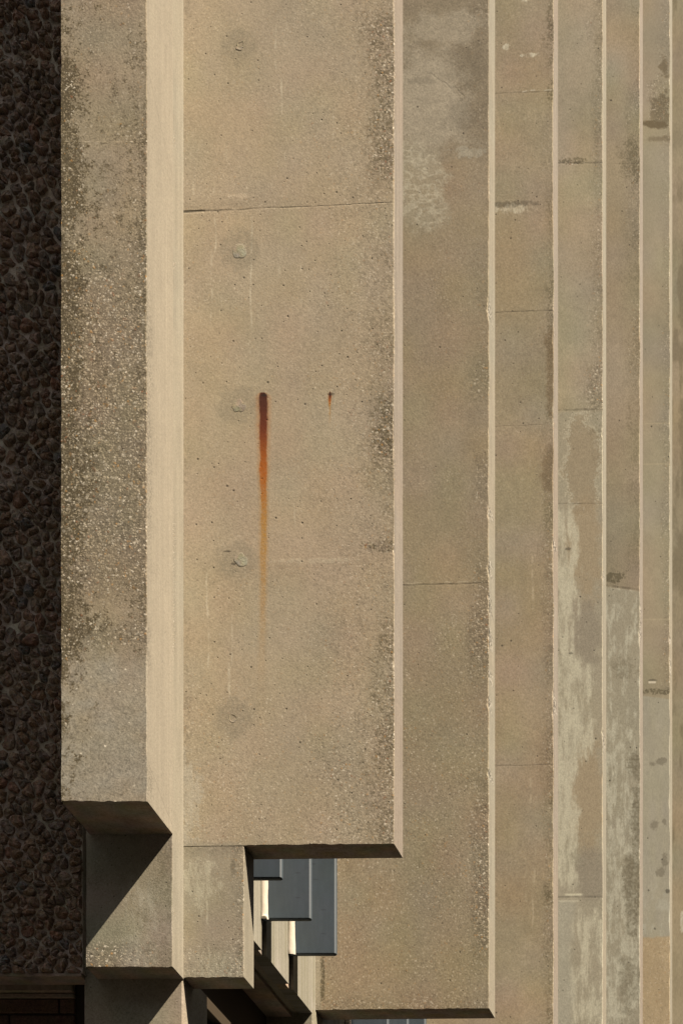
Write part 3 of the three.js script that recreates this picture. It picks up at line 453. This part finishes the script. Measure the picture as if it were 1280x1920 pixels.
FD.forEach((dR, k) => {
  const W = (XR - X0), d = dR + YAW * W, c = { x0: X0, W, T: FT, d: dR + 0.5 * YAW * W, ytex: [YB - 0.02, py(-30, dR)] };
  if (k > 0) c.ytex[0] = Math.max(c.ytex[0], py(1945, dR));
  const chips = k === 1 ? [[py(582, dR), 0.09, 0.034], [py(562, dR), 0.05, 0.012], [py(810, dR), 0.04, 0.010], [py(960, dR), 0.07, 0.014], [py(1062, dR), 0.09, 0.034], [py(1130, dR), 0.12, 0.028], [py(1195, dR), 0.12, 0.034], [py(1262, dR), 0.06, 0.024], [py(1320, dR), 0.07, 0.026], [py(1452, dR), 0.05, 0.02], [py(1720, dR), 0.04, 0.012]]
    : k === 0 ? [[py(228, dR), 0.04, 0.008], [py(800, dR), 0.16, 0.010], [py(1030, dR), 0.05, 0.008]] : [[py(300 + 170 * k, dR), 0.1, 0.012], [py(900 + 60 * k, dR), 0.06, 0.014], [py(1180 + 70 * (k % 4), dR), 0.2, 0.012]];
  if (k < 7) lastMat = slabSkin({ ...c, w: sizes[k][0], h: sizes[k][1] }, paint[k], sideSkin([pinkish, creamy, pinkish, creamy, pinkish, creamy, pinkish][k], 1, 800 + 20 * k, k === 1 ? [[582, 22], [960, 16], [1062, 22], [1130, 30], [1195, 30], [1265, 16], [1320, 18], [1452, 14]] : k ? [[900 + 60 * k, 14], [1180 + 70 * (k % 4), 30]] : []));
  const f = thing('concrete_fin', finLabel[k], 'concrete fin', 'row of concrete fins');
  f.position.set(X0, 0, -d); f.rotation.y = -YAW;
  slab({ ...c, mat: lastMat, yb: YB, yt: 31, edge: 0.004, wear: 0.0036 + 0.0004 * k, chips, step: dR * 0.0013, parent: f, sd: 10 + k, cols: 40, bottomWear: 0.009, plainTo: k ? -1 : 0.45 });
  if (k === 0) {
    // hanging leg of the notched fin
    const L = { x0: X0, W: 0.432, T: 0.17, d: 12.565, ytex: [7.36, 8.36], w: 256, h: 400 };
    const lm = slabSkin(L, (u, v, o, i, j) => {
      base(o, [156, 139, 110], u, v, 0.16, 901);
      lime(o, u, v, 0.9 * blob(u, v, 375, 1650, 35, 50, 0.6, 20, 903) + 0.6 * band(v, 1780, 1840, 14), cf(184, 169, 137), 0.7); const sp = n2(u * 0.3, v * 0.3, 905);
      mul(o, 1 - 0.25 * ss(1612, 1590, v + 10 * fbm(u / 16, 1, 3, 907)) * (0.6 + 0.5 * sp)); aggregate(o, u, v, 4, clamp(0.2 + 0.6 * ss(425, 455, u) + 0.4 * band(v, 1770, 1840, 20)), 0.2, 909);
      streak(o, u, v, 390, 1600, 1815, 1.6, 0.55, cf(196, 180, 146), 5); mul(o, 1 - 0.3 * blob(u, v, 437, 1625, 5, 18, 0.4, 8, 911)); wash(o, u, v, i, j, 0.6 * blob(u, v, 452, 1790, 6, 14, 0.4, 8, 912), 0.4);
      pits(o, u, v, 14, 0.08, 1.2, 913); grain(o, i, j, 0.16, 0.18);
    }, sideSkin([196, 176, 142], 0.3, 921));
    const leg = new THREE.Group(); leg.name = 'leg'; f.add(leg); leg.position.set(0, 0, -0.0015);
    slab({ ...L, mat: lm, yb: EYE + 5.795, yt: YB + 0.004, edge: 0.004, wear: 0.003, step: 0.016, parent: leg, sd: 31, bottomWear: 0.010 });
    // mortar plugs of the form-tie holes: shallow, ragged discs
    const plugMats = [[148, 130, 102], [163, 146, 117], [156, 138, 109]].map((c, q) => surface(64, 64, (i, j, o) => { [o.r, o.g, o.b] = cf(...c); mottle(o, i * 4, j * 4, 0.4, 7 + q); o.z += 0.5 * fbm(i / 14, j / 14, 3, q); grain(o, i, j, 0.2, 0.3); }));
    for (const [u, v, r, mi, dip] of [[451, 84, 0.036, 0, 0.007], [451, 469, 0.060, 1, -0.0004], [449, 760, 0.050, 2, -0.0003], [452, 1047, 0.056, 1, 0.002], [438, 1346, 0.034, 0, 0.008]]) {
      const n = 26, P = [-r * 0.15, r * 0.1, 0.0006 - dip], T = [0.5, 0.5], I = [];
      for (let q = 0; q < n; q++) { const a = q / n * 6.2832, rr = r * (0.80 + 0.26 * n2(Math.cos(a) * 1.6 + u, Math.sin(a) * 1.6 + v, 33) + 0.10 * rnd()); for (const [s, z] of [[0.85, 0.0008], [1, -0.0004]]) { P.push(Math.cos(a) * rr * s, Math.sin(a) * rr * s, z + (s < 1 ? 0.0003 * n2(q, v, 35) : 0)); T.push(0.5 + Math.cos(a) * 0.4 * s, 0.5 + Math.sin(a) * 0.4 * s); } }
      for (let q = 0; q < n; q++) { const a = 1 + 2 * q, b = 1 + 2 * ((q + 1) % n); I.push(0, a, b, a, a + 1, b + 1, a, b + 1, b); }
      const g = new THREE.BufferGeometry(); g.setAttribute('position', new THREE.Float32BufferAttribute(P, 3)); g.setAttribute('uv', new THREE.Float32BufferAttribute(T, 2)); g.setIndex(I); g.computeVertexNormals();
      const dd = 12.565, m = part('mortar_plug', g, plugMats[mi], f); m.position.set(px(u, dd) - X0, py(v, dd), 0.0012);
    }
  }
});

// ---------------------------------------------------------------- slate panels standing between the fins
const slateMat = surface(256, 1024, (i, j, o) => { o.r = 0.063; o.g = 0.088; o.b = 0.119; mottle(o, i * 1.5, j * 0.6, 0.13, 43); mul(o, 1 + 0.05 * n2(i / 3, j / 90, 45)); worley(i / 18, j / 18, 46); if (WO[1] < 0.07) mul(o, 1 - 0.25 * ss(0.4, 0.1, WO[0])); grain(o, i, j, 0.06, 0.02); });
slateMat.roughness = 0.55;
const sealMat = surface(64, 512, (i, j, o) => { [o.r, o.g, o.b] = [0.74, 0.70, 0.64]; mottle(o, i * 4, j, 0.12, 47); grain(o, i, j, 0.06, 0.15); });
const PX = -4.93, PYB = EYE + 6.89, ord = ['first', 'second', 'third'];
const panelGeo = metresUV(bbox(0, PX - WX + 0.02, PYB, 31, -0.045, 0, 0.010), 0.8);
const beadGeo = (sd) => {                                  // ragged bead of white sealant along the wall edge of a panel
  const n = 130, P = [], T = [], I = [], top = 14;
  for (let k = 0; k <= n; k++) { const y = lerp(PYB - 0.004, top, k / n), w = 0.052 + 0.007 * fbm(y * 7, sd, 3, 5) + 0.003 * (hash(k, sd) - 0.5); [[0.018, 0.004], [0.024, 0.016], [0.02 + w * 0.6, 0.014], [0.02 + w, 0.001]].forEach(([x, z], q) => { P.push(x, y, z + 0.002 * n2(y * 30, q, sd)); T.push(q / 3, y * 0.5); }); }
  for (let k = 0; k < n; k++) for (let q = 0; q < 3; q++) { const a = k * 4 + q; I.push(a, a + 1, a + 4, a + 1, a + 5, a + 4); }
  const g = new THREE.BufferGeometry(); g.setAttribute('position', new THREE.Float32BufferAttribute(P, 3)); g.setAttribute('uv', new THREE.Float32BufferAttribute(T, 2)); g.setIndex(I); g.computeVertexNormals(); return g;
};
const beads = [beadGeo(1), beadGeo(2), beadGeo(3)];
const blobGeo = (() => { const g = new THREE.IcosahedronGeometry(0.022, 2), p = g.attributes.position; for (let i = 0; i < p.count; i++) { const k = 1 + 0.35 * n2(p.getX(i) * 60 + 3, p.getY(i) * 60 + p.getZ(i) * 40, 3); p.setXYZ(i, p.getX(i) * k * 1.15, p.getY(i) * k * 0.8, p.getZ(i) * k * 0.7); } g.computeVertexNormals(); return g; })();
for (let b = 0; b < 6; b++) [0.81, 1.42, 1.99].forEach((dd, k) => {
  const d = FD[b] + dd * (FD[b + 1] - FD[b]) / 2.57;
  const t = thing('slate_panel', `${ord[k]} slate grey upright panel on the wall behind the ${finShort[b]}`, 'panel', 'slate grey panels between the fins');
  t.position.set(WX - 0.02, 0, -d);
  part('sheet', panelGeo, slateMat, t); part('sealant_bead', beads[k], sealMat, t);
  if (k === 1) part('sealant_blob', blobGeo, sealMat, t).position.set(0.042, PYB + 0.012, 0.012);
});

// ---------------------------------------------------------------- lava stone panel beside the pier
const LR = -5.994, LL = -7.5, LD = 12.53, LB = EYE + 5.785, LT = 15.2;
{
  const t = thing('lava_stone_wall', 'dark wall panel of rough brown lava stones set in grey mortar', 'stone wall');
  const mortar = surface(512, 512, (i, j, o) => { o.r = 0.56; o.g = 0.51; o.b = 0.44; mottle(o, i, j, 0.3, 51); aggregate(o, i, j, 6, 0.35, 0.15, 53); grain(o, i, j, 0.3, 0.5); });
  part('backing', metresUV(bbox(LL, LR, LB + 0.02, 31, -LD - 0.12, -LD, 0.004), 1.2), mortar, t);
  part('bottom_lip', metresUV(bbox(LL, LR - 0.004, LB - 0.006, LB + 0.018, -LD - 0.12, -LD + 0.010, 0.004), 1.2), uDirt, t);
  const lava = (c, s) => surface(128, 128, (i, j, o) => { [o.r, o.g, o.b] = c; mottle(o, i * 4, j * 4, 0.45, s); worley(i / 5, j / 5, s + 1); if (WO[1] < 0.55) { const m = ss(0.45, 0.15, WO[0]); mul(o, 1 - 0.45 * m); o.z -= 1.3 * m; } worley(i / 11, j / 11, s + 2); if (WO[1] < 0.15) mixc(o, [0.26, 0.12, 0.07], 0.5 * ss(0.6, 0.1, WO[0])); o.z += 1.8 * fbm(i / 12, j / 12, 3, s + 3); mul(o, 1 + 0.3 * fbm(i / 6, j / 6, 3, s + 4)); grain(o, i, j, 0.6, 0.6); });
  const mats = [lava([0.27, 0.205, 0.155], 61), lava([0.28, 0.20, 0.145], 65), lava([0.235, 0.19, 0.155], 69), lava([0.32, 0.255, 0.205], 72), lava([0.29, 0.175, 0.125], 75), lava([0.17, 0.165, 0.16], 79)];
  const pick = [0, 0, 0, 1, 0, 1, 2, 3, 0, 1, 2, 0, 1, 1, 1, 2, 2, 3, 0, 1, 2, 0, 3, 2, 4, 0, 1, 2, 5];
  // relaxed random seeds in a slightly flattened space, cells cut by their neighbours
  const cw = 0.080, ch = 0.064, pts = []; const nx = Math.round((LR - LL) / cw), ny = Math.round((LT - LB) / ch);
  for (let j = 0; j < ny; j++) for (let i = 0; i < nx; i++) pts.push([LL + (i + 0.5 + (j % 2 ? 0.25 : -0.25) + (rnd() - 0.5) * 1.15) * (LR - LL) / nx, LB + (j + 0.5 + (rnd() - 0.5) * 1.15) * (LT - LB) / ny]);
  const gone = new Set(pts.map((_, k) => k).filter(() => rnd() < 0.16));           // fewer seeds: some stones are much larger
  const cellOf = (k) => {
    const [x, y] = pts[k]; let poly = [[LL, LB + 0.012], [LR, LB + 0.012], [LR, LT], [LL, LT]];
    const ci = k % nx, cj = Math.floor(k / nx);
    for (let j = Math.max(0, cj - 3); j <= Math.min(ny - 1, cj + 3); j++) for (let i = Math.max(0, ci - 3); i <= Math.min(nx - 1, ci + 3); i++) {
      const n = j * nx + i; if (n === k || gone.has(n)) continue; const [a, b] = pts[n], mx = (x + a) / 2, my = (y + b) / 2, ex = a - x, ey = b - y, out = [];
      for (let q = 0; q < poly.length; q++) { const p = poly[q], r = poly[(q + 1) % poly.length], dp = (p[0] - mx) * ex + (p[1] - my) * ey, dr = (r[0] - mx) * ex + (r[1] - my) * ey; if (dp <= 0) out.push(p); if (dp * dr < 0) { const s = dp / (dp - dr); out.push([lerp(p[0], r[0], s), lerp(p[1], r[1], s)]); } }
      poly = out; if (poly.length < 3) return null;
    }
    return poly;
  };
  const area = (p) => { let a = 0; for (let q = 0; q < p.length; q++) { const r = p[(q + 1) % p.length]; a += p[q][0] * r[1] - r[0] * p[q][1]; } return Math.abs(a / 2); };
  const cells = []; for (let k = 0; k < pts.length; k++) { const p = gone.has(k) ? null : cellOf(k); if (p && area(p) > 0.0009) cells.push({ k, p, a: area(p) }); }
  const stone = (c) => {                                    // dome over the shrunken, rounded cell
    let cx = 0, cy = 0; for (const q of c.p) { cx += q[0] / c.p.length; cy += q[1] / c.p.length; }
    const n = 14, R = [], h = 0.014 + 0.024 * rnd(), tilt = (rnd() - 0.5) * 0.6, tilt2 = (rnd() - 0.6) * 0.6, shrink = 0.90 + 0.13 * rnd(), ph = rnd() * 6;
    for (let q = 0; q < n; q++) {
      const a = q / n * 6.2832, dx = Math.cos(a), dy = Math.sin(a); let best = 9;
      for (let e = 0; e < c.p.length; e++) { const p = c.p[e], r = c.p[(e + 1) % c.p.length], ex = r[0] - p[0], ey = r[1] - p[1], den = dx * ey - dy * ex; if (Math.abs(den) < 1e-9) continue; const s = ((p[0] - cx) * ey - (p[1] - cy) * ex) / den; if (s > 0 && s < best) best = s; }
      R.push(best);
    }
    const S = R.map((r, q) => Math.min(r, 0.8 * r + 0.1 * (R[(q + 1) % n] + R[(q + n - 1) % n])) * shrink * (0.94 + 0.13 * n2(q * 1.1 + ph, c.k, 3)) - 0.001);
    const P = [0, 0, h], T = [0, 0], I = [];
    for (const [s, z] of [[0.62, 0.98], [0.92, 0.66], [1, -0.3]]) for (let q = 0; q < n; q++) { const a = q / n * 6.2832, x = Math.cos(a) * S[q] * s, y = Math.sin(a) * S[q] * s; P.push(x * (s < 0.8 ? 0.75 + 0.5 * hash(q, c.k, 4) : 1), y * (s < 0.8 ? 0.75 + 0.5 * hash(q, c.k, 6) : 1), z * h + (z > 0 ? tilt * x + tilt2 * y + 0.013 * n2(q * 0.8 + ph, s * 5, c.k) : 0)); }
    for (let q = 0; q < P.length; q += 3) { if (q) T.push(P[q] * 7, P[q + 1] * 7); }
    for (let q = 0; q < n; q++) { const q1 = (q + 1) % n; I.push(0, 1 + q, 1 + q1); for (let r = 0; r < 2; r++) { const a = 1 + r * n + q, b = 1 + r * n + q1; I.push(a, a + n, b + n, a, b + n, b); } }
    let g = new THREE.BufferGeometry(); const ox = hash(c.k, 1), oy = hash(c.k, 2);
    g.setAttribute('position', new THREE.Float32BufferAttribute(P, 3)); g.setAttribute('uv', new THREE.Float32BufferAttribute(T.map((x, q) => x + (q % 2 ? oy : ox)), 2)); g.setIndex(I); g = g.toNonIndexed(); g.computeVertexNormals();
    return { g, cx, cy };
  };
  const inView = (c) => { const [x, y] = pts[c.k], u = PU + x * F / LD, v = PV - (y - EYE) * F / LD; return u > -8 && u < (v > 1510 ? 168 : 124) && v > -10 && v < 1840; };
  const seen = cells.filter(inView).sort((a, b) => b.a - a.a), own = new Set(seen.slice(0, 300)), rest = mats.map(() => []);
  for (const c of cells) {
    const { g, cx, cy } = stone(c), mi = pick[Math.floor(hash(c.k, 5, 8) * pick.length)];
    if (own.has(c)) part('stone', g, mats[mi], t).position.set(cx, cy, -LD); else rest[mi].push(g.translate(cx, cy, -LD));
  }
  rest.forEach((r, k) => { if (r.length) part('stones', mergeGeometries(r), mats[k], t).userData.kind = 'stuff'; });
}

// ---------------------------------------------------------------- gable wall behind, recessed block wall below the stone panel
{
  const g = thing('gable_wall', 'dark concrete wall behind the lava stone panel', 'wall');
  part('wall', metresUV(box(-9, -5.92, EYE + 5.98, 31, -13.3, -LD - 0.121)), colMat, g);
  const b = thing('recessed_block_wall', 'shadowed brown block wall under the lava stone panel', 'wall');
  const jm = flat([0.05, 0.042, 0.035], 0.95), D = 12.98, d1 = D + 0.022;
  part('joints', box(-9, -6.03, 0, EYE + 5.978, -D - 0.3, -d1), jm, b);
  part('lintel', metresUV(bbox(-9, px(141, D), py(1862, D), py(1843, D), -d1, -D + 0.03, 0.006)), uDirt, b);
  part('lintel_rail', metresUV(bbox(-9, px(141, D), py(1871, D), py(1864, D), -d1, -D + 0.012, 0.003)), uDirt, b);
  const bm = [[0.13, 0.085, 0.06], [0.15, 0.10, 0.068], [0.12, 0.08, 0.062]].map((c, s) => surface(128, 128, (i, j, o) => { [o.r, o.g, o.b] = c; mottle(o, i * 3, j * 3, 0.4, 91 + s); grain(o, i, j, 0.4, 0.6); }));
  const pitch = 0.1165, L = 0.46;
  for (let r = 0; r < 16; r++) for (let k = 0; k < 6; k++) {
    const y1 = py(1873, D) - r * pitch, y0 = y1 - 0.098, off = [0.105, 0.46, 0.22, 0.36][r % 4], xr0 = px(141, D), x1 = k ? xr0 - off - (k - 1) * L - 0.012 : xr0, x0 = k ? x1 - L + 0.012 : xr0 - off;
    if (y0 < 0.02) continue;
    part('block', metresUV(bbox(Math.max(-9, x0), x1, y0, y1, -d1 - 0.05, -D, 0.005), 2.2), bm[(r * 5 + k * 3) % 3], b);
  }
}
renderer.render(scene, camera);
